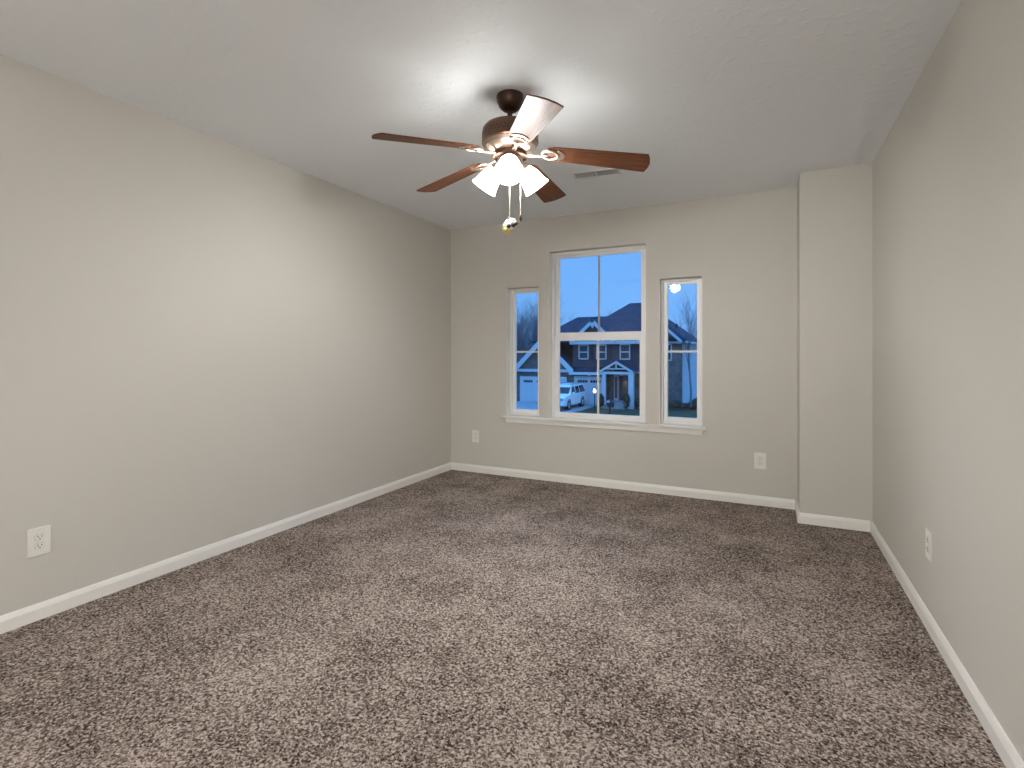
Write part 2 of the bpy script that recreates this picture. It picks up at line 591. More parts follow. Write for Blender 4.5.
b = B(); lathe(b, [(0.05, fz(2.16)), (0.082, fz(2.158)), (0.084, fz(2.138)), (0.074, fz(2.134)), (0.05, fz(2.134))], 48)
part('flywheel', b, M['bronze'], fan, smooth=30)
b = B(); lathe(b, [(0.045, fz(2.136)), (0.062, fz(2.132)), (0.064, fz(2.095)), (0.058, fz(2.082)), (0.040, fz(2.074)), (0.034, fz(2.058)), (0.018, fz(2.048)), (0.010, fz(2.036)), (0.004, fz(2.030))], 40)
part('switch_housing', b, M['iron'], fan, smooth=30)


# blades
def blade_obj(th, droop):
    R = Matrix.Rotation(th, 4, 'Z')
    P = Matrix.Rotation(math.radians(-12), 4, 'X')
    up = Matrix.Translation((0.185, 0, fz(2.152))) @ Matrix.Rotation(math.radians(droop), 4, 'Y') @ Matrix.Translation((-0.185, 0, 0))
    mt = R @ up @ P
    # outline of blade along +x
    wd0, wd1, r0, r1 = 0.054, 0.071, 0.185, 0.672
    out_ = [(r0, -wd0 * .72), (r0 + .03, -wd0), (r1 - .018, -wd1), (r1 - .006, -wd1 * .55), (r1, 0), (r1 - .006, wd1 * .55), (r1 - .018, wd1), (r0 + .03, wd0), (r0, wd0 * .72)]
    b = B()
    prism(b, out_, 'z', -0.003, 0.003)
    bmesh.ops.recalc_face_normals(b, faces=b.faces[:])
    bl = part('blade', b, M['blade'], fan)
    bl.matrix_local = mt
    # bracket
    b = B()
    zz = -0.010
    k_ = 0.0
    # arm from the flywheel, S-shaped
    P_inv = (up @ P).inverted()
    a_pts = [P_inv @ Vector((x, y, fz(z))) for x, y, z in ((0.060, 0, 2.146), (0.095, 0, 2.146), (0.118, 0, 2.144), (0.140, 0, 2.141), (0.158, 0, 2.142))]
    tube(b, a_pts, [0.013, 0.012, 0.0095, 0.009, 0.0095], 10, flat=.55)
    ring = []
    for j in range(26):
        a = 2 * PI * j / 26
        ring.append((0.195 + 0.040 * math.cos(a), 0.034 * math.sin(a), zz + 0.001))
    tube(b, ring, 0.0078, 8, flat=.6, closed=True)
    # plate under the blade
    prism(b, [(0.228, -.036), (0.238, -.042), (0.262, -.022), (0.270, 0), (0.262, .022), (0.238, .042), (0.228, .036), (0.240, 0)], 'z', -0.0075, -0.0032)
    tube(b, [(0.158, 0, zz - .001), (0.180, .0, zz)], .008, 8)
    for (sx_, sy_) in ((0.240, -.028), (0.240, .028), (0.256, 0)):
        lathe(b, [(0.005, -.0095), (0.005, -.007)], 10, cx=sx_, cy=sy_)
    br = part('blade_bracket', b, M['iron'], fan, smooth=50)
    br.matrix_local = mt
    return bl


for k, dr in enumerate((5.8, 8.2, 4.3, 4.5, 5.2)):
    blade_obj(math.radians(YAW - 78.3 + 72 * k), dr)


# lamps
def bezier(p0, p1, p2, n=8):
    p0, p1, p2 = map(Vector, (p0, p1, p2))
    return [(1 - t_) ** 2 * p0 + 2 * t_ * (1 - t_) * p1 + t_ * t_ * p2 for t_ in [i / (n - 1) for i in range(n)]]


TILT = math.radians(41)
for k, th in enumerate((-92, 28, 150)):
    R = Matrix.Rotation(math.radians(YAW + th), 4, 'Z')
    # arm
    b = B()
    tube(b, bezier((0.04, 0, fz(2.105)), (0.085, 0, fz(2.138)), (0.072, 0, fz(2.104))), 0.009, 10)
    arm = part('lamp_arm', b, M['iron'], fan, smooth=50)
    arm.matrix_local = R
    # shade, axis from neck downwards/outwards
    A = R @ Matrix.Translation((0.070, 0, fz(2.110))) @ Matrix.Rotation(-TILT, 4, 'Y')
    b = B()
    lathe(b, [(0.012, 0.008), (0.027, 0.004), (0.030, -0.012), (0.029, -0.022), (0.012, -.024)], 28)
    hd = part('lamp_holder', b, M['iron'], fan, smooth=40)
    hd.matrix_local = A
    outer = [(0.027, -.014), (0.034, -.024), (0.043, -.042), (0.050, -.062), (0.055, -.085), (0.060, -.108), (0.067, -.128)]
    inner = [(r_ - .003, z_) for r_, z_ in outer[::-1]]
    b = B(); lathe(b, outer + inner, 40, closed=True)
    sh = part('glass_shade', b, M['shade'], fan, smooth=40)
    sh.matrix_local = A
    b = B(); lathe(b, [(0.008, -.024), (0.012, -.040), (0.022, -.058), (0.027, -.076), (0.022, -.094), (0.010, -.103)], 24)
    bu = part('bulb', b, M['bulb'], fan, smooth=60)
    bu.matrix_local = A

# pull chains
camr = Vector((math.cos(math.radians(YAW)), math.sin(math.radians(YAW)), 0))
camf = Vector((-math.sin(math.radians(YAW)), math.cos(math.radians(YAW)), 0))


def chain(name, off, ztop, zbot):
    b = B()
    p = camr * off[0] + camf * off[1]
    tube(b, [(p.x, p.y, fz(ztop)), (p.x, p.y, fz(zbot))], 0.0016, 6)
    n = int((ztop - zbot) / 0.008)
    for i in range(n):
        bmesh.ops.create_icosphere(b, subdivisions=1, radius=0.0027, matrix=Matrix.Translation((p.x, p.y, fz(zbot) + i * 0.008)))
    return part(name, b, M['brass'], fan), p


ch, p = chain('pull_chain', (-0.002, -0.03), 2.075, 1.836)
O = Matrix.Translation((p.x, p.y, fz(1.803))) @ Matrix.Rotation(math.radians(YAW), 4, 'Z')
b = B()
bmesh.ops.create_uvsphere(b, u_segments=20, v_segments=14, radius=1, matrix=O @ Matrix.Rotation(math.radians(48), 4, 'Y') @ Matrix.Diagonal((.029, .024, .038, 1)))
orn = part('pull_ornament', b, M['white_gloss'], ch, smooth=True)
orn['label'] = 'small white, black and yellow hanging ornament'
b = B()
for (x, y, z, q) in ((.016, -.015, -.002, .014), (-.004, -.021, -.010, .011), (.030, -.006, .006, .010), (-.004, -.008, .026, .009), (.018, -.014, .016, .006)):
    bmesh.ops.create_uvsphere(b, u_segments=12, v_segments=8, radius=q, matrix=O @ Matrix.Translation((x, y, z)))
obj('black_spots', b, M['black'], ch, smooth=True)
b = B()
bmesh.ops.create_uvsphere(b, u_segments=14, v_segments=8, radius=1, matrix=O @ Matrix.Translation((-.018, -.004, -.024)) @ Matrix.Diagonal((.017, .016, .012, 1)))
bmesh.ops.create_uvsphere(b, u_segments=14, v_segments=8, radius=1, matrix=O @ Matrix.Translation((-.003, -.004, -.034)) @ Matrix.Diagonal((.010, .010, .010, 1)))
obj('yellow_base', b, M['yellow'], ch, smooth=True)
ch2, p = chain('pull_chain', (0.051, 0.0), 2.075, 1.855)
b = B(); lathe(b, [(0.002, fz(1.860)), (0.006, fz(1.850)), (0.007, fz(1.838)), (0.003, fz(1.828))], 14, cx=p.x, cy=p.y)
obj('chain_fob', b, M['bronze_dark'], ch2, smooth=True)

# ---------------------------------------------------------------- unseen globe lamps added as fill light
for gx_, lb_ in ((-1.05, 'added fill light shaped as a white globe floor lamp in the middle of the floor behind the camera'), (0.2, 'added fill light shaped as a white globe floor lamp behind the camera near the right wall')):
    hl = thing('fill_globe_lamp', lb_, 'lamp', (gx_, -2.5, 0))
    b = B(); lathe(b, [(.02, 0), (.15, 0), (.15, .015), (.03, .03), (.02, .03)], 32); part('fill_lamp_base', b, M['trim'], hl, smooth=40)
    b = B(); lathe(b, [(.011, .02), (.011, 1.20)], 12); part('pole', b, M['trim'], hl, smooth=True)
    b = B(); bmesh.ops.create_uvsphere(b, u_segments=28, v_segments=18, radius=.18, matrix=Matrix.Translation((0, 0, 1.36))); part('globe', b, M['fill_globe'], hl, smooth=True)

# ================================================================ OUTSIDE
G = -3.2
b = B(); bx(b, -90, 60, 6.0, 120, G - .3, G)
lawn = struct('ground', b, M['grass'], 'dark green dusk lawn across the street', 'ground')
lawn['kind'] = 'structure'
b = B(); bx(b, -90, 60, 18, 26.5, G, G + .02)
struct('street', b, M['asphalt'], 'grey street in front of the house opposite', 'street')
b = B(); bx(b, -90, 60, 29.5, 31, G + .001, G + .03)
struct('sidewalk', b, M['concrete'], 'pale concrete sidewalk along the street', 'sidewalk')
b = B()
prism(b, [(-21.3, 43.2), (-12.9, 43.2), (-12.9, 38), (-13.6, 33), (-13.9, 26.5), (-21.0, 26.5), (-21.3, 33)], 'z', G + .002, G + .04)
struct('driveway', b, M['concrete'], 'pale concrete driveway leading to the garage doors', 'driveway')
b = B(); prism(b, [(-12.2, 42.9), (-12.2, 41.9), (-11.9, 41.2), (-8.6, 41.2), (-6.0, 42.0), (2.5, 42.0), (2.5, 43.2), (-6.0, 44.0)], 'z', G + .002, G + .10)
struct('garden_bed', b, M['mulch'], 'dark mulch bed along the front of the house', 'garden bed')

# --- house
house = thing('suburban_house', 'large two storey dark sided house with white garage doors across the street', 'house', (0, 0, 0))
HX = house
XE = (lambda a: (a * .8968 - .4425) / (a * .4425 + .8968))((680.7 - 512) / 518.0) * 43.6   # right end of the house


def hp(name, b, m, parent=None):
    return obj(name, b, m, parent or HX)


GF = 43.0        # garage face
WF = 43.6        # upper wall
# walls
b = B()
bx(b, -20.75, -15.45, GF, 52, G, -.05)
prism(b, [(-20.75, -.05), (-15.45, -.05), (-18.1, 2.50)], 'y', GF, GF + .25)
hp('garage_wall', b, M['stone'])
b = B(); bx(b, -15.45, -12.3, GF, 50, G, -.30); hp('garage_wall', b, M['stone'])
b = B(); bx(b, -12.3, XE, 43.9, 54.9, G, -.2); bx(b, -9.4, XE, WF, 44.5, G, 2.3); hp('entry_wall', b, M['stone'])
b = B(); bx(b, -15.55, XE - .01, WF + .01, 54.9, -.35, 2.3); bx(b, -19.0, -15.5, 46.0, 50.9, -.3, 2.3); hp('upper_wall', b, M['siding'])
# pale side wall
b = B()
bx(b, XE, XE + .07, 43.75, 54.9, G + .15, 2.3)
for k in range(28):
    z = G + .2 + k * .19
    prism(b, [(XE + .07, z), (XE + .10, z), (XE + .07, z + .17)], 'y', 43.75, 54.9)
hp('side_wall', b, M['side_siding'])
b = B(); bx(b, XE - .1, XE + .11, WF - .02, 43.8, G, 2.3); hp('corner_board', b, M['stone'])


# roofs
def hip(b, x0, x1, y0, y1, z0, xr0, xr1, yr, zr, th=.12):
    solid(b, [(x0, y0, z0), (x1, y0, z0), (x1, y1, z0), (x0, y1, z0), (xr0, yr, zr), (xr1, yr, zr),
              (x0, y0, z0 - th), (x1, y0, z0 - th), (x1, y1, z0 - th), (x0, y1, z0 - th)],
          [(0, 1, 5, 4), (1, 2, 5), (2, 3, 4, 5), (3, 0, 4), (0, 6, 7, 1), (1, 7, 8, 2), (2, 8, 9, 3), (3, 9, 6, 0), (9, 8, 7, 6)])


def gable_roof(b, xl, xr, xp, z0, zp, y0, y1, th=.14):
    """roof with ridge along y; a thin solid"""
    n = [(xl, z0), (xp, zp), (xr, z0), (xr, z0 - th), (xp, zp - th), (xl, z0 - th)]
    prism(b, n, 'y', y0, y1)


def px_x(px, y):
    a = (px - 512) / 518.0
    return (a * .8968 - .4425) / (a * .4425 + .8968) * y


b = B(); hip(b, -16.1, XE + .44, 43.1, 55.4, 2.32, px_x(630, 49.25), px_x(645, 49.25), 49.25, 6.02)
hp('main_roof', b, M['shingle'])
b = B(); hip(b, -19.4, -9.0, 43.12, 51.0, 2.30, px_x(577.5, 47.05), -11.0, 47.05, 4.68)
hp('lower_roof', b, M['shingle'])
b = B(); gable_roof(b, -21.05, -15.10, -18.1, -.22, 2.72, 42.75, 47.5)
hp('garage_roof', b, M['shingle'])
b = B(); gable_roof(b, -15.55, -11.55, -13.5, 2.28, 4.20, 43.0, 46.9)
hp('dormer_roof', b, M['shingle'])
b = B(); prism(b, [(-15.3, 2.3), (-11.7, 2.3), (-13.5, 4.05)], 'y', 43.25, 43.6)
hp('dormer_wall', b, M['siding'])
xp = px_x(659, 43.2)
b = B(); gable_roof(b, xp * 2 - XE - .24, XE + .24, xp, 2.20, 3.95, 43.0, 48.0)
hp('gable_roof', b, M['shingle'])
b = B(); prism(b, [(xp * 2 - XE, 2.25), (XE, 2.25), (xp, 3.75)], 'y', 43.3, 43.7)
hp('gable_wall', b, M['siding'])
b = B()
solid(b, [(-15.5, 42.65, -.42), (-12.5, 42.65, -.42), (-12.5, 43.62, .05), (-15.5, 43.62, .05), (-15.5, 42.65, -.52), (-12.5, 42.65, -.52), (-12.5, 43.62, -.52), (-15.5, 43.62, -.52)],
      [(0, 1, 2, 3), (7, 6, 5, 4), (0, 4, 5, 1), (1, 5, 6, 2), (2, 6, 7, 3), (3, 7, 4, 0)])
hp('skirt_roof', b, M['shingle'])


# white trim
def rake(b, xa, za, xb, zb, y0, y1, wd):
    d = Vector((xb - xa, zb - za)).normalized()
    n = Vector((-d.y, d.x))
    if n.y > 0: n = -n
    prism(b, [(xa, za), (xb, zb), (xb + n.x * wd, zb + n.y * wd), (xa + n.x * wd, za + n.y * wd)], 'y', y0, y1)


def rakes(xl, xr, xp_, z0, zp, y, wd, king=False):
    b = B()
    rake(b, xl, z0, xp_, zp, y - .08, y, wd)
    rake(b, xr, z0, xp_, zp, y - .08, y, wd)
    if king:
        s = (zp - z0) / (xp_ - xl)
        prism(b, [(xp_ - .62, zp - .62 * s), (xp_, zp), (xp_ + .62, zp - .62 * s), (xp_ + .35, zp - .62 * s - .18), (xp_ + .22, zp - .62 * s + .10), (xp_, zp - .62 * s - .25), (xp_ - .22, zp - .62 * s + .10), (xp_ - .35, zp - .62 * s - .18)], 'y', y - .07, y - .01)
    return hp('rake_board', b, M['ext_white'])


rakes(-21.05, -15.10, -18.1, -.22, 2.72, 42.75, .40)
rakes(-15.55, -11.55, -13.5, 2.28, 4.20, 43.0, .28, True)
rakes(xp * 2 - XE - .24, XE + .24, xp, 2.20, 3.95, 43.0, .20)
b = B(); bx(b, -21.0, -15.2, 42.78, 42.98, -.42, -.18); bx(b, -15.5, -12.35, 42.58, 42.66, -.62, -.38); hp('fascia_board', b, M['ext_white'])
b = B(); bx(b, -15.6, -9.3, 43.02, 43.12, 2.02, 2.30); bx(b, -15.6, -9.3, 43.1, WF, 2.02, 2.06)
for xb_ in (-15.45, -12.55, -10.9, -9.5):
    bx(b, xb_ - .08, xb_ + .08, 42.9, 43.1, 2.18, 2.42)
hp('eave_board', b, M['ext_white'])
b = B(); bx(b, -9.3, XE + .2, 43.22, 43.3, 2.03, 2.25); hp('eave_board', b, M['ext_white'])
b = B(); bx(b, XE + .2, XE + .46, 43.3, 55.4, 2.08, 2.24); hp('gutter', b, M['ext_white'])
b = B(); lathe(b, [(.12, 3.35), (.12, 3.75)], 10, cx=XE - .7, cy=46.0); hp('roof_vent', b, M['lamp_metal'])


# garage doors
def garage_door(x0, x1, z0, z1, y, groups):
    b = B()
    bx(b, x0, x1, y - .05, y + .02, z0, z1)
    for k in range(4):
        zz = z0 + (z1 - z0) * k / 4
        n_ = int((x1 - x0) / .6)
        for j in range(n_):
            xx = x0 + (x1 - x0) * (j + .5) / n_
            bx(b, xx - .24, xx + .24, y - .075, y - .05, zz + .08, zz + (z1 - z0) / 4 - .08) if k < 3 else None
    d = hp('garage_door', b, M['ext_door'])
    b = B()
    bx(b, x0 - .12, x0, y - .08, y, z0, z1 + .12); bx(b, x1, x1 + .12, y - .08, y, z0, z1 + .12); bx(b, x0, x1, y - .08, y, z1, z1 + .12)
    hp('door_casing', b, M['ext_white'], d)
    for (a, c) in groups:
        b = B()
        nn = 4
        for i in range(nn):
            u0 = a + (c - a) * i / nn + .02; u1 = a + (c - a) * (i + 1) / nn - .02
            prism(b, [(u0, z1 - .42), (u1, z1 - .42), (u1, z1 - .24), ((u0 + u1) / 2, z1 - .19), (u0, z1 - .24)], 'y', y - .085, y - .05)
        hp('door_window', b, M['ext_glass'], d)


garage_door(-20.25, -15.95, G + .02, -.98, GF, [(-20.0, -19.1), (-18.7, -17.9), (-17.4, -16.6)])
garage_door(-15.02, -12.55, G + .02, -.86, GF, [(-14.85, -13.92), (-13.68, -12.75)])


def house_window(x0, x1, z0, z1, y, shutters=False):
    b = B()
    wf = .10
    bx(b, x0, x0 + wf, y - .07, y, z0, z1); bx(b, x1 - wf, x1, y - .07, y, z0, z1)
    bx(b, x0, x1, y - .07, y, z0, z0 + wf); bx(b, x0, x1, y - .07, y, z1 - wf, z1)
    zm = (z0 + z1) / 2
    bx(b, x0, x1, y - .06, y, zm - .05, zm + .04)
    f = hp('house_window', b, M['ext_white'])
    b = B(); bx(b, x0 + wf * .8, x1 - wf * .8, y - .03, y + .01, z0 + wf * .8, z1 - wf * .8)
    hp('pane', b, M['ext_glass'], f)
    if shutters:
        for sx_ in (x0 - .42, x1 + .02):
            b = B(); bx(b, sx_, sx_ + .40, y - .06, y, z0, z1)
            for k in range(16):
                bx(b, sx_ + .05, sx_ + .35, y - .075, y - .05, z0 + .08 + k * (z1 - z0 - .16) / 16, z0 + .05 + (k + 1) * (z1 - z0 - .16) / 16)
            hp('shutter', b, M['shutter'])


house_window(-14.95, -14.02, .70, 2.00, WF, True)
house_window(-13.35, -12.42, .70, 2.00, WF, True)
house_window(-11.28, -10.38, .70, 2.02, WF)
house_window(px_x(664, WF), px_x(672, WF), .62, 2.00, WF)

# porch
PF = 41.3


def pz(py, px, y):
    a = (px - 512) / 518.0
    return 1.18 - (py - 354) / 518.0 * y / (a * .4425 + .8968)


pxl, pxp, pxr = px_x(600.5, PF), px_x(616.5, PF), px_x(632, PF)
zb, zpk = pz(371.5, 616, PF), pz(361, 616.5, PF)
b = B(); gable_roof(b, pxl - .1, pxr + .1, pxp, zb, zpk, PF - .1, 44.2, .12); hp('porch_roof', b, M['shingle'])
b = B()
solid(b, [(pxr - .9, PF + .25, zb - .02), (pxr + .55, PF + .25, zb - .02), (pxr + .55, WF, zb - .02), (pxr - .9, WF, zb + .0), (pxp, WF, zpk - .05), (pxr - .2, WF, zpk * .55 + zb * .45)],
      [(0, 1, 2, 3), (0, 4, 5, 1), (1, 5, 2), (2, 5, 4, 3), (3, 4, 0)])
hp('porch_side_roof', b, M['shingle'])
b = B(); rake(b, pxl - .15, zb, pxp, zpk, PF - .18, PF - .08, .16); rake(b, pxr + .15, zb, pxp, zpk, PF - .18, PF - .08, .16)
prism(b, [(pxp - .75, zb + .25), (pxp - .62, zb + .25), (pxp - .05, zpk - .1), (pxp - .15, zpk - .1)], 'y', PF - .14, PF - .06)
prism(b, [(pxp + .75, zb + .25), (pxp + .62, zb + .25), (pxp + .05, zpk - .1), (pxp + .15, zpk - .1)], 'y', PF - .14, PF - .06)
bx(b, pxp - .8, pxp + .8, PF - .14, PF - .06, zb + .17, zb + .27)
bx(b, pxp - .05, pxp + .05, PF - .14, PF - .06, zb + .2, zpk - .1)
hp('porch_truss', b, M['ext_white'])
b = B(); bx(b, pxl - .1, pxr + .1, PF - .12, PF + .12, zb - .22, zb - .02); bx(b, pxr - .1, pxr + .12, PF, WF, zb - .22, zb - .02); bx(b, pxl - .1, pxl + .1, PF, WF, zb - .22, zb - .02)
hp('porch_beam', b, M['ext_white'])
for xc, ws in ((px_x(604.3, PF), .13), (px_x(631.3, PF), .20)):
    b = B()
    solid(b, [(xc - ws, PF - ws, G + .45), (xc + ws, PF - ws, G + .45), (xc + ws, PF + ws, G + .45), (xc - ws, PF + ws, G + .45),
              (xc - ws, PF - ws, zb - .2), (xc + ws, PF - ws, zb - .2), (xc + ws, PF + ws, zb - .2), (xc - ws, PF + ws, zb - .2)],
          [(3, 2, 1, 0), (4, 5, 6, 7), (0, 1, 5, 4), (1, 2, 6, 5), (2, 3, 7, 6), (3, 0, 4, 7)])
    bx(b, xc - ws - .06, xc + ws + .06, PF - ws - .06, PF + ws + .06, G, G + .46)
    hp('porch_column', b, M['ext_white'])
b = B(); bx(b, pxl, pxr, PF - .1, 43.9, G, G + .40)
bx(b, pxp - .9, pxp + .9, PF - .45, PF, G, G + .27); bx(b, pxp - .9, pxp + .9, PF - .8, PF - .4, G, G + .14)
hp('porch_step', b, M['concrete'])
dx0 = px_x(615, 43.9)
b = B(); bx(b, dx0 - .08, dx0 + 1.30, 43.82, 43.9, G + .4, G + 2.6)
d = hp('front_door', b, M['ext_white'])
b = B(); bx(b, dx0 + .36, dx0 + 1.22, 43.79, 43.83, G + .42, G + 2.48); hp('door_leaf', b, M['shutter'], d)
b = B(); bx(b, dx0 + .02, dx0 + .22, 43.80, 43.83, G + .6, G + 2.4); bx(b, dx0 + .50, dx0 + 1.08, 43.77, 43.80, G + 1.2, G + 2.3); hp('pane', b, M['ext_glass'], d)
b = B(); lathe(b, [(.05, -.72), (.11, -.66), (.09, -.5), (.03, -.46)], 10, cx=-13.75, cy=42.85)
hp('wall_lantern', b, M['ext_white'])


# --- SUV
def suv():
    r = thing('parked_suv', 'white four door sport utility vehicle parked on the driveway', 'car', (-14.72, 39.5, G + .04), 0)
    # local: x width, front toward -y, z up. length 5.3
    W, L = .98, 5.3
    y0 = -2.65
    # lower body profile (y,z)
    low = [(y0 + .02, .42), (y0, .62), (y0 + .05, .98), (y0 + .25, 1.10), (y0 + 1.35, 1.17), (y0 + 5.22, 1.18), (y0 + 5.30, .95), (y0 + 5.28, .42), (y0 + 5.0, .32),
           (y0 + .3, .32)]
    b = B(); prism(b, low, 'x', -W, W)
    es = [e_ for e_ in b.edges if abs(e_.verts[0].co.x - e_.verts[1].co.x) < 1e-4]
    bmesh.ops.bevel(b, geom=es, offset=.06, segments=3, affect='EDGES', clamp_overlap=True)
    # cabin with tumblehome
    cb, ct = [(y0 + 1.30, 1.14), (y0 + 5.24, 1.14)], [(y0 + 2.00, 1.84), (y0 + 4.98, 1.86)]
    wb_, wt_ = .95, .74
    solid(b, [(-wb_, cb[0][0], cb[0][1]), (wb_, cb[0][0], cb[0][1]), (wb_, cb[1][0], cb[1][1]), (-wb_, cb[1][0], cb[1][1]),
              (-wt_, ct[0][0], ct[0][1]), (wt_, ct[0][0], ct[0][1]), (wt_, ct[1][0], ct[1][1]), (-wt_, ct[1][0], ct[1][1])],
          [(3, 2, 1, 0), (4, 5, 6, 7), (0, 1, 5, 4), (1, 2, 6, 5), (2, 3, 7, 6), (3, 0, 4, 7)])
    bx(b, -.62, .62, y0 + 2.1, y0 + 4.9, 1.83, 1.90, .03)
    obj('car_body', b, M['car'], r, smooth=35)

    def onplane(name, P0, Px, Py, u0, u1, v0, v1, n):
        P0, Px, Py, n = map(Vector, (P0, Px, Py, n))
        n = n.normalized()
        b = B()
        q = [P0 + Px * u + Py * v for u, v in ((u0, v0), (u1, v0), (u1, v1), (u0, v1))]
        solid(b, [p_ - n * .01 for p_ in q] + [p_ + n * .012 for p_ in q], [(3, 2, 1, 0), (4, 5, 6, 7), (0, 1, 5, 4), (1, 2, 6, 5), (2, 3, 7, 6), (3, 0, 4, 7)])
        return obj(name, b, M['car_glass'], r)
    onplane('windshield', (-.83, y0 + 1.35, 1.19), (1.66, 0, 0), (0, .62, .60), 0.03, .97, .06, .95, (0, -.7, .7))
    onplane('rear_window', (-.80, y0 + 5.225, 1.22), (1.6, 0, 0), (0, -.22, .55), .05, .95, .08, .95, (0, 1, .3))
    for s in (-1, 1):
        n = Vector((s, 0, .3)).normalized()
        for (ya, yb, yc, yd) in ((1.62, 2.62, 2.72, 2.14), (2.74, 3.62, 3.62, 2.82), (3.76, 5.02, 4.86, 3.76)):
            z0_, z1_ = 1.21, 1.74

            def X(z): return s * (wb_ + (wt_ - wb_) * (z - 1.14) / .70)
            q = [Vector((X(z0_), y0 + ya, z0_)), Vector((X(z0_), y0 + yb, z0_)), Vector((X(z1_), y0 + (yc if yc != 2.72 else 2.62), z1_)), Vector((X(z1_), y0 + yd, z1_))]
            b = B()
            solid(b, [p_ - n * .02 for p_ in q] + [p_ + n * .012 for p_ in q], [(3, 2, 1, 0), (4, 5, 6, 7), (0, 1, 5, 4), (1, 2, 6, 5), (2, 3, 7, 6), (3, 0, 4, 7)])
            obj('side_window', b, M['car_glass'], r)
        b = B(); bx(b, s * .95 + (0 if s > 0 else -.2), s * .95 + (.2 if s > 0 else 0), y0 + 1.72, y0 + 1.86, 1.14, 1.36, .03)
        obj('side_mirror', b, M['car'], r)
        b = B(); bx(b, s * .60 - .22, s * .60 + .22, y0 - .02, y0 + .10, .78, .96, .02)
        obj('headlight', b, M['rim'], r)
        b = B(); tube(b, [(s * .62, y0 + 2.3, 1.93), (s * .62, y0 + 4.7, 1.93)], .02, 6); obj('roof_rail', b, M['lamp_metal'], r)
        for yw in (y0 + .98, y0 + 4.22):
            mt = Matrix.Translation((s * .86, yw, .38)) @ Matrix.Rotation(PI / 2, 4, 'Y')
            b = B(); lathe(b, [(.25, -.13), (.36, -.13), (.39, -.09), (.39, .09), (.36, .13), (.25, .13)], 28, mt)
            wv = obj('wheel', b, M['tyre'], r, smooth=40)
            b = B(); lathe(b, [(.05, -.14), (.24, -.135), (.25, -.12), (.25, .12), (.24, .135), (.05, .14)], 20, mt)
            obj('rim', b, M['rim'], wv, smooth=40)
            b = B(); lathe(b, [(.39, -.115), (.46, -.115), (.46, .115 + .0), (.39, .115)], 28, Matrix.Translation((s * .87, yw, .40)) @ Matrix.Rotation(PI / 2, 4, 'Y'), closed=True)
            obj('wheel_arch', b, M['tyre'], r, smooth=40)
    b = B(); bx(b, -.45, .45, y0 - .03, y0 + .05, .66, .92, .02); obj('grille', b, M['lamp_metal'], r)
    b = B(); bx(b, -.96, .96, y0 - .08, y0 + .1, .40, .58, .03); obj('bumper', b, M['car'], r)
    return r


suv()


def pix(px, py, z):
    a = (px - 512) / 518.0
    t_ = (z - 1.18) / (-(py - 354) / 518.0)
    return ((a * .8968 - .4425) * t_, (a * .4425 + .8968) * t_)


# --- lantern post
lx, ly = pix(594.6, 411, G)
r = thing('lantern_post', 'lit lantern on a short dark post beside the driveway', 'lamp post', (lx, ly, G))
b = B(); lathe(b, [(.07, 0), (.07, .08), (.035, .12), (.035, 1.38), (.06, 1.42)], 12); obj('post', b, M['lamp_metal'], r)
b = B(); lathe(b, [(.05, 1.42), (.075, 1.48), (.085, 1.55), (.075, 1.62), (.05, 1.68)], 14); obj('lantern', b, M['street_lamp'], r)
b = B(); lathe(b, [(.12, 1.68), (.10, 1.72), (.02, 1.80)], 10); obj('lantern_cap', b, M['lamp_metal'], r)
# --- mailbox
mx_, my_ = pix(610, 417, G)
r = thing('mailbox', 'dark mailbox on a post in front of the porch', 'mailbox', (mx_, my_, G))
b = B(); bx(b, -.06, .06, -.06, .06, 0, 1.05); bx(b, -.05, .05, -.35, .1, .82, .92); obj('post', b, M['lamp_metal'], r)
b = B()
prism(b, [(-.11, 1.0), (.11, 1.0), (.11, 1.15), (.08, 1.21), (0, 1.24), (-.08, 1.21), (-.11, 1.15)], 'y', -.40, .15)
obj('box', b, M['lamp_metal'], r)
b = B(); bx(b, -.09, .09, -.43, -.40, 1.03, 1.18); obj('box_door', b, M['ext_white'], r)


# --- shrubs
def shrub(name, label, x, y, rad, hgt, n=240, group=None):
    rr = random.Random(int(x * 100) + int(y * 10))
    b = B()
    bmesh.ops.create_icosphere(b, subdivisions=2, radius=1, matrix=Matrix.Translation((0, 0, hgt * .5)) @ Matrix.Diagonal((rad * .8, rad * .8, hgt * .46, 1)))
    for v in b.verts:
        v.co *= 1 + rr.uniform(-.08, .08)
    for _ in range(n):
        th, ph = rr.uniform(0, 2 * PI), math.acos(rr.uniform(-.9, 1))
        d_ = Vector((math.sin(ph) * math.cos(th) * rad, math.sin(ph) * math.sin(th) * rad, math.cos(ph) * hgt * .5))
        c_ = Vector((0, 0, hgt * .5)) + d_ * rr.uniform(.75, 1.05)
        c_.z = max(c_.z, .05)
        u = Vector((rr.uniform(-1, 1), rr.uniform(-1, 1), rr.uniform(-1, 1))).normalized() * .09
        w_ = d_.cross(u).normalized() * .05
        vs = [b.verts.new(c_ - u), b.verts.new(c_ + w_), b.verts.new(c_ + u), b.verts.new(c_ - w_)]
        b.faces.new(vs)
    o = obj(name, b, M['shrub'])
    o.location = (x, y, G + .08)
    return tag(o, label, 'shrub', group)


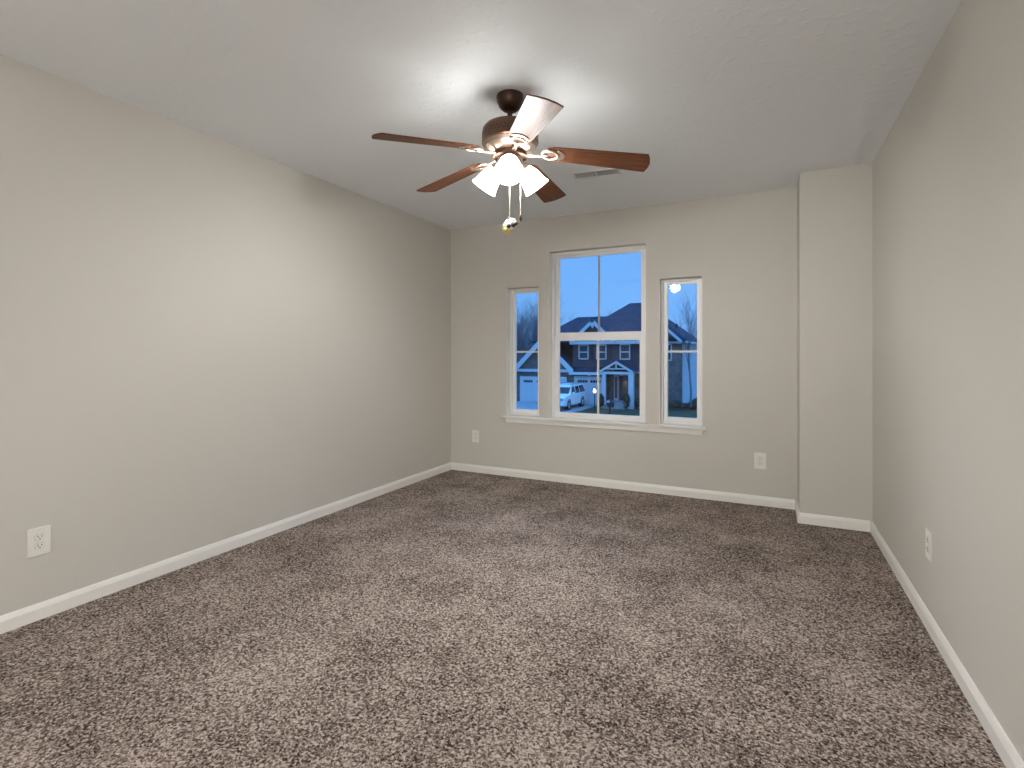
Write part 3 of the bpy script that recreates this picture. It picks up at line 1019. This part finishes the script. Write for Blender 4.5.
shrub('porch_shrub', 'tall dark evergreen shrub beside the right porch column', px_x(627.5, 40.9), 40.6, .26, 1.25)
shrub('porch_shrub', 'dark evergreen shrub at the left porch column', px_x(602, 40.9), 40.6, .28, 1.1)
shrub('low_shrub', 'low round shrub near the front steps', px_x(610.5, 40.6), 40.6, .30, .55)
shrub('low_shrub', 'low dark shrub right of the porch', px_x(638, 41.5), 41.5, .40, .7)
for i, (px_, hh) in enumerate(((672, .55), (677, .6), (683.5, .45), (691, .45), (697, .5))):
    shrub('bed_shrub', 'low dark shrub in the mulch bed at the right end of the house', px_x(px_, 42.5), 42.5, .42, hh, group='low shrubs in the mulch bed')


# --- bare trees
def tree_mesh(name, hgt, seed, m, spread=.5, depth=5, thin=1.0, lean=0.06, nb=(2, 4)):
    rr = random.Random(seed)
    b = B()

    def grow(p, d, ln, rad, lev):
        k = 4 if lev < 2 else 2
        pts, rads = [p], [rad]
        q, dd = p.copy(), d.copy()
        for i in range(k):
            dd = (dd + Vector((rr.uniform(-1, 1), rr.uniform(-1, 1), rr.uniform(-.2, .7))) * .14).normalized()
            q = q + dd * ln / k
            pts.append(q.copy()); rads.append(rad * (1 - .5 * (i + 1) / k))
        tube(b, pts, rads, 6 if lev == 0 else (4 if lev < 3 else 3), cap=False)
        if lev >= depth:
            return
        n_ = rr.randint(*nb) + (3 if lev == 0 else (1 if lev < 3 else 0))
        for i in range(n_):
            tt = rr.uniform(.35, 1.0) if lev else rr.uniform(.30, 1.0)
            ip = min(int(tt * k), k - 1)
            f_ = tt * k - ip
            sp_ = pts[ip].lerp(pts[ip + 1], f_)
            az = rr.uniform(0, 2 * PI)
            side = Vector((math.cos(az), math.sin(az), .0))
            nd = (dd * (1 - spread * .4) + side * spread * rr.uniform(.6, 1.2) + Vector((0, 0, .35))).normalized()
            grow(sp_, nd, ln * rr.uniform(.45, .68), rads[ip] * .55 * thin, lev + 1)
    grow(Vector((0, 0, 0)), Vector((rr.uniform(-lean, lean), rr.uniform(-lean, lean), 1)).normalized(), hgt * .62, hgt * .012, 0)
    me = bpy.data.meshes.new(name)
    b.to_mesh(me); b.free()
    me.materials.append(m)
    return me


T_ME = [tree_mesh('bare_tree', 11, s, M['bark'], .55, 5) for s in (3, 11, 19)]
T_SM = [tree_mesh('bare_tree', 9, s, M['bark'], .4, 4) for s in (5, 8)]


def tree(me, label, x, y, sc, rz, group=None, name='bare_tree'):
    o = bpy.data.objects.new(name, me)
    C.objects.link(o)
    o.location = (x, y, G); o.scale = (sc, sc, sc); o.rotation_euler = (0, 0, rz)
    return tag(o, label, 'tree', group)


k = 0
for y in (58, 63, 68, 74, 80):
    for px_ in (505, 514, 521, 528, 535, 543, 552):
        k += 1
        tree(T_ME[k % 3], 'leafless grey tree in the woods beyond the left end of the house', px_x(px_ + random.uniform(-3, 3), y), y + random.uniform(-1.5, 1.5),
             random.uniform(.66, .86) * (1.0 + (y - 58) * .006), random.uniform(0, 6.28), 'bare trees in the woods on the left')
for i in range(9):
    px_, y = 507 + i * 5.2, 55.5 + (i % 3) * 1.2
    tree(T_ME[i % 3], 'leafless grey tree in the woods beyond the left end of the house', px_x(px_, y), y, random.uniform(.5, .62), i * 1.1, 'bare trees in the woods on the left')
for i, (px_, y, sc) in enumerate(((563, 68, .82), (570, 72, .95), (577, 70, .98), (585, 74, 1.0), (593, 72, .98), (600, 76, .98), (616, 66, .98))):
    tree(T_SM[i % 2], 'thin leafless tree whose top shows over the house roof', px_x(px_, y), y, sc, i * 1.3, 'bare treetops over the roof')
for i, (px_, y, sc) in enumerate(((694, 62, .62), (700, 66, .7), (706, 60, .62), (712, 70, .7), (703, 76, .8))):
    tree(T_ME[(i + 1) % 3], 'leafless tree behind the right end of the house', px_x(px_, y), y, sc, i * 2.1, 'bare trees behind the right end of the house')
me = tree_mesh('side_yard_tree', 8.2, 34, M['bark_pale'], .38, 5, lean=0.01, nb=(3, 4))
tree(me, 'slender pale leafless tree standing before the pale side wall', px_x(690.5, 44.0), 44.0, 1.0, .6, name='side_yard_tree')
